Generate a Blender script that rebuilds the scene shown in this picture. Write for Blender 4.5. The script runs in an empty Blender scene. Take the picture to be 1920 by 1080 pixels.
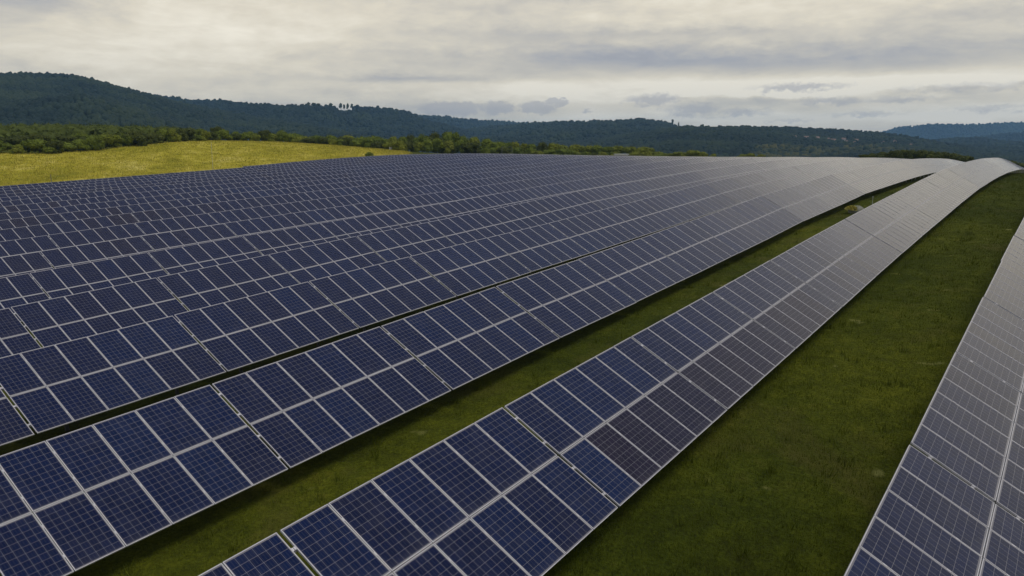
import bpy, math, random
import numpy as np
C = bpy.context.scene.collection
SC = bpy.context.scene
random.seed(7); RNG = np.random.default_rng(11)
R_ = math.radians

# ------------------------------------------------------------------ camera
F = 1463.2; PITCH = R_(10.318); YAW = R_(35.787); ZC = 10.0      # focal length in px of a 1920 wide frame
cd = bpy.data.cameras.new('camera'); cam = bpy.data.objects.new('camera', cd); C.objects.link(cam)
cd.sensor_width = 36; cd.lens = F/1920*36; cd.clip_start = .1; cd.clip_end = 30000
cam.location = (0, 0, ZC); cam.rotation_euler = (R_(90)-PITCH, 0, YAW-R_(90))
SC.camera = cam
FW = np.array([math.cos(YAW)*math.cos(PITCH), math.sin(YAW)*math.cos(PITCH), -math.sin(PITCH)])
RT = np.array([math.sin(YAW), -math.cos(YAW), 0.]); UP = np.cross(RT, FW)
def pix(x, y, dist):                                  # point on the ray through a pixel, at a horizontal distance
    d = FW + RT*(x-960)/F + UP*(540-y)/F
    p = d/math.hypot(d[0], d[1])*dist
    return np.array([p[0], p[1], p[2]+ZC])
def proj(p):
    q = np.array(p, float)-np.array([0, 0, ZC]); z = q@FW
    return 960+F*(q@RT)/z, 540-F*(q@UP)/z, z
def az_el(x, y):
    d = FW + RT*(x-960)/F + UP*(540-y)/F
    return math.degrees(YAW-math.atan2(d[1], d[0])), math.degrees(math.atan2(d[2], math.hypot(d[0], d[1])))

# ------------------------------------------------------------------ node helpers
class NT:
    def __init__(s, tree): s.t = tree; s.n = tree.nodes; s.l = tree.links
    def node(s, typ, **kw):
        n = s.n.new(typ)
        for k, v in kw.items(): setattr(n, k, v)
        return n
    def put(s, sock, v):
        if isinstance(v, bpy.types.NodeSocket): s.l.new(v, sock)
        elif v is not None: sock.default_value = v
    def m(s, op, a, b=None, c=None, clamp=False):
        n = s.n.new('ShaderNodeMath'); n.operation = op; n.use_clamp = clamp
        s.put(n.inputs[0], a); s.put(n.inputs[1], b)
        if c is not None: s.put(n.inputs[2], c)
        return n.outputs[0]
    def vec(s, x, y, z=0.0):
        n = s.n.new('ShaderNodeCombineXYZ'); s.put(n.inputs[0], x); s.put(n.inputs[1], y); s.put(n.inputs[2], z); return n.outputs[0]
    def sep(s, v):
        n = s.n.new('ShaderNodeSeparateXYZ'); s.l.new(v, n.inputs[0]); return n.outputs
    def noise(s, v, scale, detail=4, rough=.55, dist=0, col=False):
        n = s.n.new('ShaderNodeTexNoise'); s.put(n.inputs['Vector'], v)
        n.inputs['Scale'].default_value = scale; n.inputs['Detail'].default_value = detail
        n.inputs['Roughness'].default_value = rough; n.inputs['Distortion'].default_value = dist
        return n.outputs['Color' if col else 'Fac']
    def ramp(s, f, stops, interp='LINEAR'):
        n = s.n.new('ShaderNodeValToRGB'); s.put(n.inputs[0], f); n.color_ramp.interpolation = interp
        e = n.color_ramp.elements
        while len(e) < len(stops): e.new(.5)
        for i, (p, c) in enumerate(stops):
            e[i].position = p; e[i].color = (*c, 1) if len(c) == 3 else c
        return n.outputs[0]
    def mix(s, f, a, b, mode='MIX'):
        n = s.n.new('ShaderNodeMix'); n.data_type = 'RGBA'; n.blend_type = mode
        s.put(n.inputs[0], f)
        s.put(n.inputs[6], (*a, 1) if isinstance(a, tuple) else a); s.put(n.inputs[7], (*b, 1) if isinstance(b, tuple) else b)
        return n.outputs[2]
    def maprange(s, v, a, b, c=0., d=1.):
        n = s.n.new('ShaderNodeMapRange'); s.put(n.inputs[0], v)
        for i, q in enumerate((a, b, c, d)): n.inputs[1+i].default_value = q
        return n.outputs[0]

def material(name):
    m = bpy.data.materials.new(name); m.use_nodes = True
    t = NT(m.node_tree); b = m.node_tree.nodes['Principled BSDF']
    return m, t, b
def bump(t, b, h, strength, dist):
    n = t.n.new('ShaderNodeBump'); n.inputs['Strength'].default_value = strength; n.inputs['Distance'].default_value = dist
    t.l.new(h, n.inputs['Height']); t.l.new(n.outputs[0], b.inputs['Normal'])

# ------------------------------------------------------------------ sky: Nishita under a broken overcast
SUN_EL, SUN_AZ = R_(68), R_(-62)                        # high behind the clouds, on the side the panels face
W = bpy.data.worlds.new('World'); SC.world = W; W.use_nodes = True
t = NT(W.node_tree); t.n.clear()
out = t.node('ShaderNodeOutputWorld'); bg = t.node('ShaderNodeBackground')
sky = t.node('ShaderNodeTexSky', sky_type='NISHITA'); sky.sun_disc = False
sky.sun_elevation = SUN_EL; sky.sun_rotation = R_(90)-SUN_AZ; sky.altitude = 300
tc = t.node('ShaderNodeTexCoord').outputs['Generated']
X, Y, Z = t.sep(tc)
az = t.m('MULTIPLY', t.m('SUBTRACT', YAW, t.m('ARCTAN2', Y, X)), 57.29578)
el = t.m('MULTIPLY', t.m('ARCSINE', Z), 57.29578)
zz = t.m('ADD', t.m('MAXIMUM', Z, 0.0), 0.055)
pl = t.vec(t.m('DIVIDE', X, zz), t.m('DIVIDE', Y, zz), 0.3)        # clouds on a flat layer overhead
big = t.noise(pl, .16, 3, .5, .6)
mid = t.noise(pl, .62, 6, .6, .9)
wob = t.noise(t.vec(t.m('MULTIPLY', az, .22), t.m('MULTIPLY', el, .75), 4.2), 1.0, 7, .62, .4)
fin = t.noise(t.vec(t.m('MULTIPLY', az, .6), t.m('MULTIPLY', el, 1.6), 1.7), 1.0, 6, .6, .2)
val = t.m('ADD', t.m('MULTIPLY', t.m('SUBTRACT', big, .5), 1.1), t.m('MULTIPLY', t.m('SUBTRACT', mid, .5), .45))
val = t.m('ADD', val, t.m('ADD', t.m('MULTIPLY', t.m('SUBTRACT', wob, .5), .52), t.m('MULTIPLY', t.m('SUBTRACT', fin, .5), .30)))
val = t.m('ADD', val, .475)
aw = t.m('ADD', az, t.m('MULTIPLY', t.m('SUBTRACT', wob, .5), 5.0))
ew = t.m('ADD', el, t.m('MULTIPLY', t.m('SUBTRACT', fin, .5), .8))
def blob(x, y, sx, sy, amt):
    global val
    a0, e0 = az_el(x, y); sa = sx/F*57.3; se = sy/F*57.3
    da = t.m('DIVIDE', t.m('SUBTRACT', aw, a0), sa); de = t.m('DIVIDE', t.m('SUBTRACT', ew, e0), se)
    g = t.m('EXPONENT', t.m('MULTIPLY', t.m('ADD', t.m('MULTIPLY', da, da), t.m('MULTIPLY', de, de)), -1.0))
    val = t.m('ADD', val, t.m('MULTIPLY', g, amt))
for b_ in [(440, 50, 360, 110, .36), (80, 120, 240, 60, .20), (560, 185, 330, 22, .22), (1290, 160, 460, 17, .42), (1410, 173, 150, 8, .75), (1530, 177, 60, 5, .7), (1700, 158, 160, 5, .45),
           (940, 180, 180, 16, .26), (1100, 210, 130, 20, .32), (1720, 150, 300, 12, .40), (1250, 205, 60, 20, .2), (1600, 228, 460, 22, .36), (1050, 226, 300, 12, .25), (1850, 212, 130, 9, .25), (1500, 40, 500, 60, .10),
           (0, 0, 130, 60, -.24), (1250, 108, 420, 20, -.22), (1560, 112, 330, 14, -.12), (760, 148, 190, 7, -.26), (1320, 60, 260, 9, -.14), (1000, 62, 300, 10, -.10), (1850, 20, 260, 50, -.20),
           (1800, -250, 660, 250, .62)]:
    blob(*b_)
# small low clouds with broken edges
lump = None
fin3 = t.noise(t.vec(t.m('MULTIPLY', az, 1.5), t.m('MULTIPLY', el, 2.2), 3.3), 1.6, 7, .66, .2)
aw2 = t.m('ADD', az, t.m('MULTIPLY', t.m('SUBTRACT', fin, .5), 2.2))
aw2 = t.m('ADD', aw2, t.m('MULTIPLY', t.m('SUBTRACT', fin3, .5), 1.6))
fin2 = t.noise(t.vec(t.m('MULTIPLY', az, 1.1), t.m('MULTIPLY', el, 1.9), 8.1), 1.0, 6, .6, .3)
ew2 = t.m('ADD', el, t.m('ADD', t.m('MULTIPLY', t.m('SUBTRACT', fin2, .5), .8), t.m('MULTIPLY', t.m('SUBTRACT', fin3, .5), .7)))
for x, y, sx, sy, amt in [(845, 203, 60, 11, 1.3), (935, 202, 34, 11, 1.2), (1005, 202, 30, 11, 1.2), (1040, 190, 17, 9, 1.2), (1225, 188, 52, 13, .85), (1300, 206, 60, 16, .7), (1105, 208, 10, 4, .8),
                          (1500, 163, 95, 8, .7), (1560, 190, 70, 9, .62), (1695, 186, 85, 8, .55), (1865, 203, 90, 8, .5), (1830, 162, 190, 10, .45), (1395, 210, 60, 10, .6), (1620, 214, 80, 7, .5), (1480, 226, 60, 5, .45), (1110, 206, 12, 5, .5)]:
    a0, e0 = az_el(x, y); sa = sx/F*57.3; se = sy/F*57.3
    da = t.m('DIVIDE', t.m('SUBTRACT', aw2, a0), sa); de = t.m('DIVIDE', t.m('SUBTRACT', ew2, e0), se)
    g = t.m('MULTIPLY', t.m('EXPONENT', t.m('MULTIPLY', t.m('ADD', t.m('MULTIPLY', da, da), t.m('MULTIPLY', de, de)), -1.0)), amt)
    lump = g if lump is None else t.m('MAXIMUM', lump, g)
lump = t.m('ADD', lump, t.m('MULTIPLY', t.m('SUBTRACT', fin2, .5), .5))
lump = t.m('MAXIMUM', t.m('MINIMUM', t.maprange(lump, .26, .60), 1.0), 0.0)
cloud = t.ramp(val, [(0., (.34, .34, .385)), (.25, (.45, .445, .46)), (.5, (.64, .595, .515)), (.75, (.86, .78, .62)), (1., (1.05, .97, .80))])
cloud = t.mix(t.m('MULTIPLY', lump, .62), cloud, (.45, .435, .455))
high = t.m('SMOOTH_MIN', t.maprange(el, 14, 38), 1.0, .1)
cloud = t.mix(high, cloud, t.mix(1.0, cloud, (.40, .50, .76), 'MULTIPLY'))
haz = t.mix(.06, cloud, t.mix(1.0, sky.outputs[0], (.09, .09, .09), 'MULTIPLY'))
t.l.new(haz, bg.inputs[0]); bg.inputs[1].default_value = 1.0
t.l.new(bg.outputs[0], out.inputs[0])

sd = bpy.data.lights.new('sun', 'SUN'); sd.energy = 1.5; sd.angle = R_(26); sd.color = (1, .94, .84)
sun = bpy.data.objects.new('sun', sd); C.objects.link(sun)
sun.rotation_euler = (R_(90)-SUN_EL, 0, SUN_AZ+R_(90)); sun.location = (0, 0, 60)
vs = SC.view_settings; vs.view_transform = 'Standard'; vs.look = 'None'; vs.gamma = 1; vs.use_curve_mapping = False; vs.exposure = 0.0
SC.cycles.volume_bounces = 1; SC.cycles.max_bounces = 5; SC.cycles.diffuse_bounces = 2; SC.cycles.glossy_bounces = 3

# ------------------------------------------------------------------ mesh helpers
def mesh(name, v, f, mats, mi=None, uv=None, smooth=False):
    me = bpy.data.meshes.new(name)
    v = np.asarray(v, np.float32)
    if isinstance(f, np.ndarray):
        k = f.shape[1]; nf = len(f)
        me.vertices.add(len(v)); me.vertices.foreach_set('co', v.ravel())
        me.loops.add(nf*k); me.loops.foreach_set('vertex_index', f.astype(np.int32).ravel())
        me.polygons.add(nf); me.polygons.foreach_set('loop_start', np.arange(nf, dtype=np.int32)*k)
        me.update(calc_edges=True)
    else: me.from_pydata([tuple(map(float, p)) for p in v], [], f)
    for m in mats: me.materials.append(m)
    if mi is not None: me.polygons.foreach_set('material_index', np.asarray(mi, np.int32))
    if uv is not None:
        l = me.uv_layers.new(name='UVMap'); l.data.foreach_set('uv', np.asarray(uv, np.float32).ravel())
    me.polygons.foreach_set('use_smooth', np.full(len(me.polygons), smooth)); me.update()
    return me
def link(name, data, parent=None, loc=None, rot=None, **props):
    o = bpy.data.objects.new(name, data); C.objects.link(o)
    if parent: o.parent = parent
    if loc is not None: o.location = tuple(map(float, loc))
    if rot: o.rotation_euler = rot
    for k, v in props.items(): o[k] = v
    return o
class MB:
    def __init__(s): s.v = []; s.f = []; s.mi = []; s.uv = []
    def quad(s, a, b, c, d, m=0, uv=None):
        i = len(s.v); s.v += [a, b, c, d]; s.f.append((i, i+1, i+2, i+3)); s.mi.append(m); s.uv += uv or [(0, 0)]*4
    def box(s, x0, x1, y0, y1, z0, z1, m=0, bottom=True):
        p = [(x, y, z) for z in (z0, z1) for y in (y0, y1) for x in (x0, x1)]
        for q in ((4, 5, 7, 6), (0, 1, 5, 4), (2, 6, 7, 3), (0, 4, 6, 2), (1, 3, 7, 5)) + (((0, 2, 3, 1),) if bottom else ()):
            s.quad(*[p[k] for k in q], m=m)
    def bar(s, a, b, w, h, m=0):                       # beam between two points, w across x, h across the other
        a = np.array(a, float); b = np.array(b, float); d = b-a; d /= np.linalg.norm(d)
        r = np.cross(d, (0, 0, 1)) if abs(d[2]) < .9 else np.array([1., 0, 0]); r /= np.linalg.norm(r); u = np.cross(r, d)
        c = [r*w/2*i+u*h/2*j for i, j in ((-1, -1), (1, -1), (1, 1), (-1, 1))]
        A = [a+k for k in c]; B = [b+k for k in c]
        for i in range(4): s.quad(A[i], A[(i+1) % 4], B[(i+1) % 4], B[i], m)
        s.quad(A[3], A[2], A[1], A[0], m); s.quad(B[0], B[1], B[2], B[3], m)
    def cyl(s, a, b, r0, r1, n=8, m=0):
        a = np.array(a, float); b = np.array(b, float); d = b-a; d /= np.linalg.norm(d)
        r = np.cross(d, (0, 0, 1.)) if abs(d[2]) < .9 else np.array([1., 0, 0]); r /= np.linalg.norm(r); u = np.cross(r, d)
        q = [(r*math.cos(6.2832*i/n)+u*math.sin(6.2832*i/n)) for i in range(n)]
        for i in range(n):
            j = (i+1) % n; s.quad(a+q[i]*r0, b+q[i]*r1, b+q[j]*r1, a+q[j]*r0, m)
    def build(s, name, mats): return mesh(name, s.v, np.array(s.f), mats, s.mi, s.uv)

# ------------------------------------------------------------------ materials
def principled(name, col, rough=.6, metal=0, var=None, vscale=3, spec=.5):
    m, t, b = material(name)
    b.inputs['Roughness'].default_value = rough; b.inputs['Metallic'].default_value = metal
    b.inputs['Specular IOR Level'].default_value = spec
    c = t.noise(t.node('ShaderNodeTexCoord').outputs['Object'], vscale, 4)
    v = var or tuple(x*.8 for x in col)
    t.l.new(t.mix(t.maprange(c, .35, .65), col, v), b.inputs['Base Color'])
    return m
M_ALU = principled('aluminium', (.62, .60, .61), .5, .1, (.53, .51, .52))
M_STEEL = principled('galvanised_steel', (.2, .2, .21), .55, .5, (.14, .14, .15))
M_BACK = principled('white_backsheet', (.55, .55, .56), .6)
# cells under glass
M_GLASS, t, b = material('solar_glass')
uvn = t.node('ShaderNodeUVMap'); uvn.uv_map = 'UVMap'
u, v, _ = t.sep(uvn.outputs[0])
fu = t.m('FRACT', u); fv = t.m('FRACT', v)
du = t.m('MINIMUM', fu, t.m('SUBTRACT', 1.0, fu)); dv = t.m('MINIMUM', fv, t.m('SUBTRACT', 1.0, fv))
gap = t.m('LESS_THAN', t.m('MINIMUM', du, dv), .018)
corner = t.m('LESS_THAN', t.m('ADD', du, dv), .055)
outside = t.m('MAXIMUM', t.m('MAXIMUM', t.m('LESS_THAN', u, 0.0), t.m('GREATER_THAN', u, 6.0)), t.m('MAXIMUM', t.m('LESS_THAN', v, 0.0), t.m('GREATER_THAN', v, 10.0)))
white = t.m('MAXIMUM', t.m('MAXIMUM', gap, corner), outside)
f3 = t.m('FRACT', t.m('ADD', t.m('MULTIPLY', fu, 3.0), 0.0))
bus = t.m('LESS_THAN', t.m('ABSOLUTE', t.m('SUBTRACT', f3, .5)), .03)
oi = t.node('ShaderNodeObjectInfo')
at = t.node('ShaderNodeAttribute'); at.attribute_name = 'shade'; at.attribute_type = 'GEOMETRY'
rnd = t.m('FRACT', t.m('ADD', oi.outputs['Random'], at.outputs['Fac']))
wn = t.node('ShaderNodeTexWhiteNoise', noise_dimensions='4D')
t.l.new(t.vec(t.m('FLOOR', u), t.m('FLOOR', v), 0.0), wn.inputs['Vector']); t.l.new(t.m('MULTIPLY', rnd, 97.0), wn.inputs['W'])
geo = t.node('ShaderNodeNewGeometry')
patch = t.noise(geo.outputs['Position'], .045, 3)
pick = t.m('ADD', t.m('MULTIPLY', rnd, .42), t.m('MULTIPLY', t.maprange(patch, .34, .72), .58))
ocol = t.sep(oi.outputs['Color'])[0]; own = t.m('LESS_THAN', ocol, .99)
pick = t.m('ADD', t.m('MULTIPLY', pick, t.m('SUBTRACT', 1.0, own)), t.m('MULTIPLY', own, ocol))
cell = t.ramp(pick, [(0., (.0026, .0115, .056)), (.3, (.0032, .0083, .044)), (.62, (.0043, .0078, .038)), (.82, (.0090, .0084, .029)), (1., (.0170, .0110, .023))])
gr = t.noise(t.vec(u, v, t.m('MULTIPLY', rnd, 50.0)), 3.2, 3, .6)
cell = t.mix(1.0, cell, t.ramp(t.m('ADD', t.m('MULTIPLY', wn.outputs['Value'], .5), t.m('MULTIPLY', gr, .5)), [(0.1, (.72, .74, .78)), (.9, (1.3, 1.28, 1.22))]), 'MULTIPLY')
cell = t.mix(t.m('MULTIPLY', bus, .55), cell, (.12, .12, .15))
t.l.new(t.mix(white, cell, (.20, .19, .205)), b.inputs['Base Color'])
b.inputs['Roughness'].default_value = .16
dirt = t.noise(geo.outputs['Position'], .7, 4)
base_in = b.inputs['Base Color'].links[0].from_socket
edge = t.m('EXPONENT', t.m('MULTIPLY', t.m('ADD', v, .15), -2.2))
dust = t.m('ADD', t.m('MULTIPLY', t.maprange(t.noise(geo.outputs['Position'], 2.2, 5, .65), .45, .8), .05), t.m('MULTIPLY', edge, .10))
t.l.new(t.mix(t.m('MAXIMUM', dust, 0.0), base_in, (.30, .28, .25)), b.inputs['Base Color'])
t.l.new(t.maprange(dirt, .3, .7, .06, .13), b.inputs['Roughness'])
b.inputs['IOR'].default_value = 1.34; b.inputs['Specular IOR Level'].default_value = .5
b.inputs['Sheen Weight'].default_value = .05; b.inputs['Sheen Roughness'].default_value = .35; b.inputs['Sheen Tint'].default_value = (1, .95, .9, 1)
# foliage
def foliage(name, c0, c1, rough=.75, trans=0):
    m, t, b = material(name)
    oi = t.node('ShaderNodeObjectInfo'); g = t.node('ShaderNodeNewGeometry')
    n = t.noise(g.outputs['Position'], .9, 3)
    f = t.m('ADD', t.m('MULTIPLY', oi.outputs['Random'], .5), t.m('MULTIPLY', t.maprange(n, .3, .7), .5))
    try: f = t.m('ADD', t.m('MULTIPLY', f, .7), t.m('MULTIPLY', g.outputs['Random Per Island'], .3))
    except Exception: pass
    cc_ = t.mix(f, c0, c1)
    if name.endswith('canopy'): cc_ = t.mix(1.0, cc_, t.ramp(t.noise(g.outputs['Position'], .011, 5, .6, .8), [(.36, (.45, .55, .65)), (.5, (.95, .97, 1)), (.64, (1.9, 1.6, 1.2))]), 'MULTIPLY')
    t.l.new(cc_, b.inputs['Base Color']); b.inputs['Roughness'].default_value = rough
    b.inputs['Specular IOR Level'].default_value = .15
    return m
M_LEAF = foliage('leaves', (.070, .098, .008), (.19, .225, .024))
M_LEAF2 = foliage('bright_leaves', (.11, .14, .012), (.23, .235, .025))
M_LEAF3 = foliage('dark_leaves', (.040, .052, .008), (.10, .112, .016))
M_SCRUB = foliage('scrub_leaves', (.036, .050, .007), (.10, .122, .016))
M_BARK = principled('bark', (.09, .075, .055), .9)
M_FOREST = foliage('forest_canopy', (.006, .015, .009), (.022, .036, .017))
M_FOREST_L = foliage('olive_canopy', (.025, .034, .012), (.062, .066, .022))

# ------------------------------------------------------------------ terrain
D, V0, LM, TILT, PAN, GAP = 7.799, .7475, 1.668, R_(29.18), 1.012, .0516
S0 = [15.91, 7.46, 11.38, 15.21, 12.99, 16.98, 20.69, 24.64, 28.63, 32.53, 36.45, 34.24, 37.97, 8.3, 12.1, 9.9, 13.8, 11.7, 15.6]
DV = [-0.15, -0.09, -0.09, 0.2, 0.21, 0.22, -0.18, -0.04, 0.02, -0.02, -0.03, -0.06, 0.03, -0.02, 0.0, 0.0, 0.0, 0.0, 0.0]
KU = np.arange(-32, 177, 8.)
HG=[ [-9.21,-8.85,-8.36,-7.87,-7.37,-6.87,-6.31,-5.71,-5.15,-4.65,-4.22,-3.83,-3.43,-3.06,-2.72,-2.50,-2.33,-2.23,-2.20,-2.23,-2.32,-2.50,-2.75,-3.08,-3.47,-3.89,-4.32],
[-9.24,-8.89,-8.41,-7.93,-7.42,-6.89,-6.38,-5.90,-5.39,-4.87,-4.40,-3.99,-3.58,-3.17,-2.83,-2.64,-2.46,-2.37,-2.31,-2.36,-2.41,-2.52,-2.76,-3.07,-3.44,-3.83,-4.30],
[-9.28,-8.93,-8.46,-8.00,-7.57,-7.09,-6.59,-6.07,-5.64,-5.13,-4.62,-4.05,-3.72,-3.25,-3.03,-2.82,-2.64,-2.51,-2.46,-2.48,-2.56,-2.67,-2.83,-3.08,-3.40,-3.73,-4.02],
[-9.32,-8.98,-8.51,-8.04,-7.57,-7.16,-6.71,-6.24,-5.79,-5.38,-4.91,-4.43,-3.94,-3.53,-3.25,-3.01,-2.78,-2.59,-2.47,-2.46,-2.53,-2.65,-2.80,-2.97,-3.15,-3.35,-3.54],
[-9.38,-9.04,-8.59,-8.14,-7.73,-7.35,-6.87,-6.40,-5.90,-5.49,-5.00,-4.48,-4.16,-3.85,-3.49,-3.23,-2.97,-2.76,-2.61,-2.53,-2.54,-2.60,-2.70,-2.84,-3.04,-3.27,-3.53],
[-9.45,-9.12,-8.69,-8.27,-7.85,-7.43,-7.02,-6.55,-6.11,-5.73,-5.34,-4.87,-4.45,-4.09,-3.75,-3.43,-3.14,-2.90,-2.72,-2.62,-2.59,-2.64,-2.73,-2.86,-3.04,-3.23,-3.44],
[-9.53,-9.22,-8.81,-8.39,-7.98,-7.55,-7.12,-6.69,-6.25,-5.83,-5.45,-5.09,-4.70,-4.34,-4.02,-3.67,-3.31,-2.97,-2.71,-2.59,-2.60,-2.69,-2.79,-2.93,-3.10,-3.29,-3.50],
[-9.63,-9.33,-8.92,-8.52,-8.11,-7.69,-7.27,-6.83,-6.38,-5.99,-5.64,-5.28,-4.92,-4.60,-4.27,-3.93,-3.55,-3.14,-2.78,-2.60,-2.60,-2.70,-2.83,-2.98,-3.16,-3.36,-3.57],
[-9.74,-9.44,-9.04,-8.64,-8.24,-7.83,-7.42,-6.98,-6.50,-6.08,-5.72,-5.38,-5.05,-4.72,-4.42,-4.14,-3.81,-3.40,-2.97,-2.66,-2.59,-2.69,-2.83,-3.00,-3.19,-3.41,-3.64],
[-9.85,-9.55,-9.16,-8.76,-8.36,-7.95,-7.53,-7.09,-6.66,-6.22,-5.84,-5.50,-5.18,-4.89,-4.61,-4.33,-4.06,-3.76,-3.38,-2.96,-2.69,-2.66,-2.78,-2.97,-3.19,-3.43,-3.67],
[-9.96,-9.66,-9.27,-8.87,-8.47,-8.06,-7.65,-7.24,-6.84,-6.42,-5.98,-5.62,-5.33,-5.02,-4.72,-4.45,-4.17,-3.87,-3.49,-3.05,-2.71,-2.63,-2.74,-2.92,-3.14,-3.40,-3.67],
[-10.07,-9.77,-9.38,-8.98,-8.58,-8.18,-7.77,-7.36,-6.94,-6.56,-6.08,-5.68,-5.39,-5.13,-4.85,-4.59,-4.28,-3.92,-3.49,-3.04,-2.69,-2.59,-2.68,-2.87,-3.10,-3.35,-3.62],
[-10.17,-9.88,-9.48,-9.09,-8.70,-8.30,-7.89,-7.48,-7.06,-6.65,-6.14,-5.77,-5.48,-5.19,-4.86,-4.61,-4.31,-3.96,-3.55,-3.13,-2.76,-2.55,-2.59,-2.79,-3.05,-3.31,-3.58],
[-10.26,-9.97,-9.59,-9.20,-8.81,-8.42,-8.02,-7.63,-7.25,-6.86,-6.46,-6.09,-5.70,-5.33,-5.01,-4.72,-4.40,-4.04,-3.66,-3.27,-2.92,-2.65,-2.56,-2.68,-2.94,-3.25,-3.54],
[-10.36,-10.07,-9.69,-9.30,-8.92,-8.54,-8.16,-7.78,-7.41,-7.04,-6.66,-6.26,-5.87,-5.50,-5.17,-4.84,-4.50,-4.15,-3.78,-3.41,-3.06,-2.75,-2.57,-2.61,-2.83,-3.14,-3.48],
[-10.45,-10.16,-9.79,-9.41,-9.04,-8.66,-8.29,-7.93,-7.56,-7.19,-6.81,-6.42,-6.03,-5.68,-5.34,-5.00,-4.65,-4.29,-3.92,-3.55,-3.19,-2.87,-2.64,-2.59,-2.74,-3.01,-3.32],
[-10.53,-10.26,-9.89,-9.52,-9.15,-8.79,-8.42,-8.06,-7.70,-7.33,-6.96,-6.58,-6.21,-5.86,-5.52,-5.17,-4.81,-4.43,-4.05,-3.67,-3.32,-3.01,-2.77,-2.67,-2.74,-2.95,-3.23],
[-10.62,-10.35,-9.99,-9.63,-9.27,-8.91,-8.55,-8.19,-7.83,-7.46,-7.10,-6.73,-6.38,-6.03,-5.71,-5.36,-4.99,-4.59,-4.19,-3.80,-3.45,-3.15,-2.92,-2.79,-2.82,-2.96,-3.15],
[-10.70,-10.44,-10.09,-9.73,-9.38,-9.03,-8.67,-8.31,-7.95,-7.59,-7.24,-6.89,-6.55,-6.22,-5.89,-5.57,-5.26,-4.91,-4.47,-4.02,-3.63,-3.33,-3.09,-2.95,-2.95,-3.05,-3.19] ]

HG = np.array(HG)+ZC; NR = len(HG); CLR = 1.42
def row_h(r, u):                                      # height of the middle of row r at u
    u = np.asarray(u, float); h = np.interp(u, KU, HG[r])
    return h-np.clip(u-176, 0, 30)*.045-np.clip(u-206, 0, 60)*.015
def arr_h(u, v):
    q = np.clip((np.asarray(v)-V0)/D, 0, NR-1.001); i = np.floor(q).astype(int); w = q-i
    uu = np.clip(u, -32, 176); k = np.clip((uu+32)/8, 0, len(KU)-1.001); j = np.floor(k).astype(int); a = k-j
    g = lambda i, j: HG[i, j]
    return (g(i, j)*(1-a)+g(i, j+1)*a)*(1-w)+(g(i+1, j)*(1-a)+g(i+1, j+1)*a)*w-CLR
TREELINE = [(-160, 297, 215), (0, 293, 215), (100, 291, 218), (200, 283, 228), (330, 269, 245), (420, 266.5, 262), (520, 268.5, 272), (640, 276, 265), (700, 281, 250), (765, 288.5, 232)]
cp = []
for r in range(0, NR, 2):
    for k in range(0, len(KU), 2): cp.append((KU[k], V0+r*D, HG[r, k]-CLR))
for x, y, d_ in TREELINE: p = pix(x, y, d_); cp.append(tuple(p))
for x, y, d_ in [(-160, 262, 340), (0, 258, 340), (200, 256, 345), (330, 262, 330), (420, 272, 330), (520, 278, 340), (640, 285, 340), (760, 292, 330),
                 (-300, 300, 520), (0, 262, 560), (300, 282, 560), (600, 296, 520),
                 (900, 292, 300), (1100, 295, 300), (1250, 297, 300), (1400, 299, 300), (1550, 302, 260), (1700, 303, 240), (1850, 312, 260), (2000, 330, 260),
                 (900, 305, 500), (1200, 310, 500), (1500, 315, 500), (1800, 322, 500), (2100, 330, 480),
                 (900, 306, 900), (1500, 315, 900), (2000, 318, 900), (300, 300, 900), (-300, 300, 900)]:
    cp.append(tuple(pix(x, y, d_)))
for u_, v_, z_ in [(-120, -60, -1.5), (-120, 60, -1.5), (-120, 180, -1), (-60, 260, 5), (-200, 400, 8), (0, -60, 1), (80, -60, 5), (170, -60, 5), (260, -80, 0), (400, -120, -6), (700, -200, -14)]: cp.append((u_, v_, z_))
cp = np.array(cp, float); SCL = 100.
def tps(a, b):
    r2 = ((a[:, None, :]-b[None, :, :])**2).sum(-1); return np.where(r2 > 1e-12, .5*r2*np.log(r2+1e-12), 0)
P2 = cp[:, :2]/SCL; n_ = len(P2); Km = tps(P2, P2)+np.eye(n_)*1e-4; Q = np.hstack([np.ones((n_, 1)), P2])
A_ = np.zeros((n_+3, n_+3)); A_[:n_, :n_] = Km; A_[:n_, n_:] = Q; A_[n_:, :n_] = Q.T
W_ = np.linalg.solve(A_, np.concatenate([cp[:, 2], [0, 0, 0]]))
def ground_h(u, v):
    u = np.atleast_1d(np.asarray(u, float)).ravel(); v = np.atleast_1d(np.asarray(v, float)).ravel()
    p = np.stack([u, v], 1)/SCL
    z = np.empty(len(u))
    for i in range(0, len(u), 20000):
        q = p[i:i+20000]; z[i:i+20000] = tps(q, P2)@W_[:n_]+W_[n_]+q@W_[n_+1:]
    far = np.clip((np.hypot(u, v)-700)/500, 0, 1); z = z*(1-far)+(-18)*far
    back = np.clip((-u-100)/200, 0, 1); z = z*(1-back)+(-2)*back
    m = np.clip(1-np.maximum.reduce([(-28-u)/6, (u-172)/6, (V0-v)/5, (v-V0-(NR-1)*D)/5]), 0, 1)
    return z*(1-m)+arr_h(u, v)*m
def grid(us, vs, zoff=0):
    U, V = np.meshgrid(us, vs, indexing='ij'); z = ground_h(U, V)+zoff
    nu, nv = len(us), len(vs); i = np.arange(nu*nv).reshape(nu, nv)
    f = np.stack([i[:-1, :-1], i[1:, :-1], i[1:, 1:], i[:-1, 1:]], -1).reshape(-1, 4)
    return np.stack([U.ravel(), V.ravel(), z], 1), f
far_s = [6900, 6000, 4500, 3000, 2000, 1400, 1000, 750, 600, 500, 430, 380]
us = np.array([-x for x in far_s]+[-320, -260, -200, -150, -110, -80, -60]+list(np.arange(-48, 340, 2.5))+far_s[::-1], float)
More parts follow.
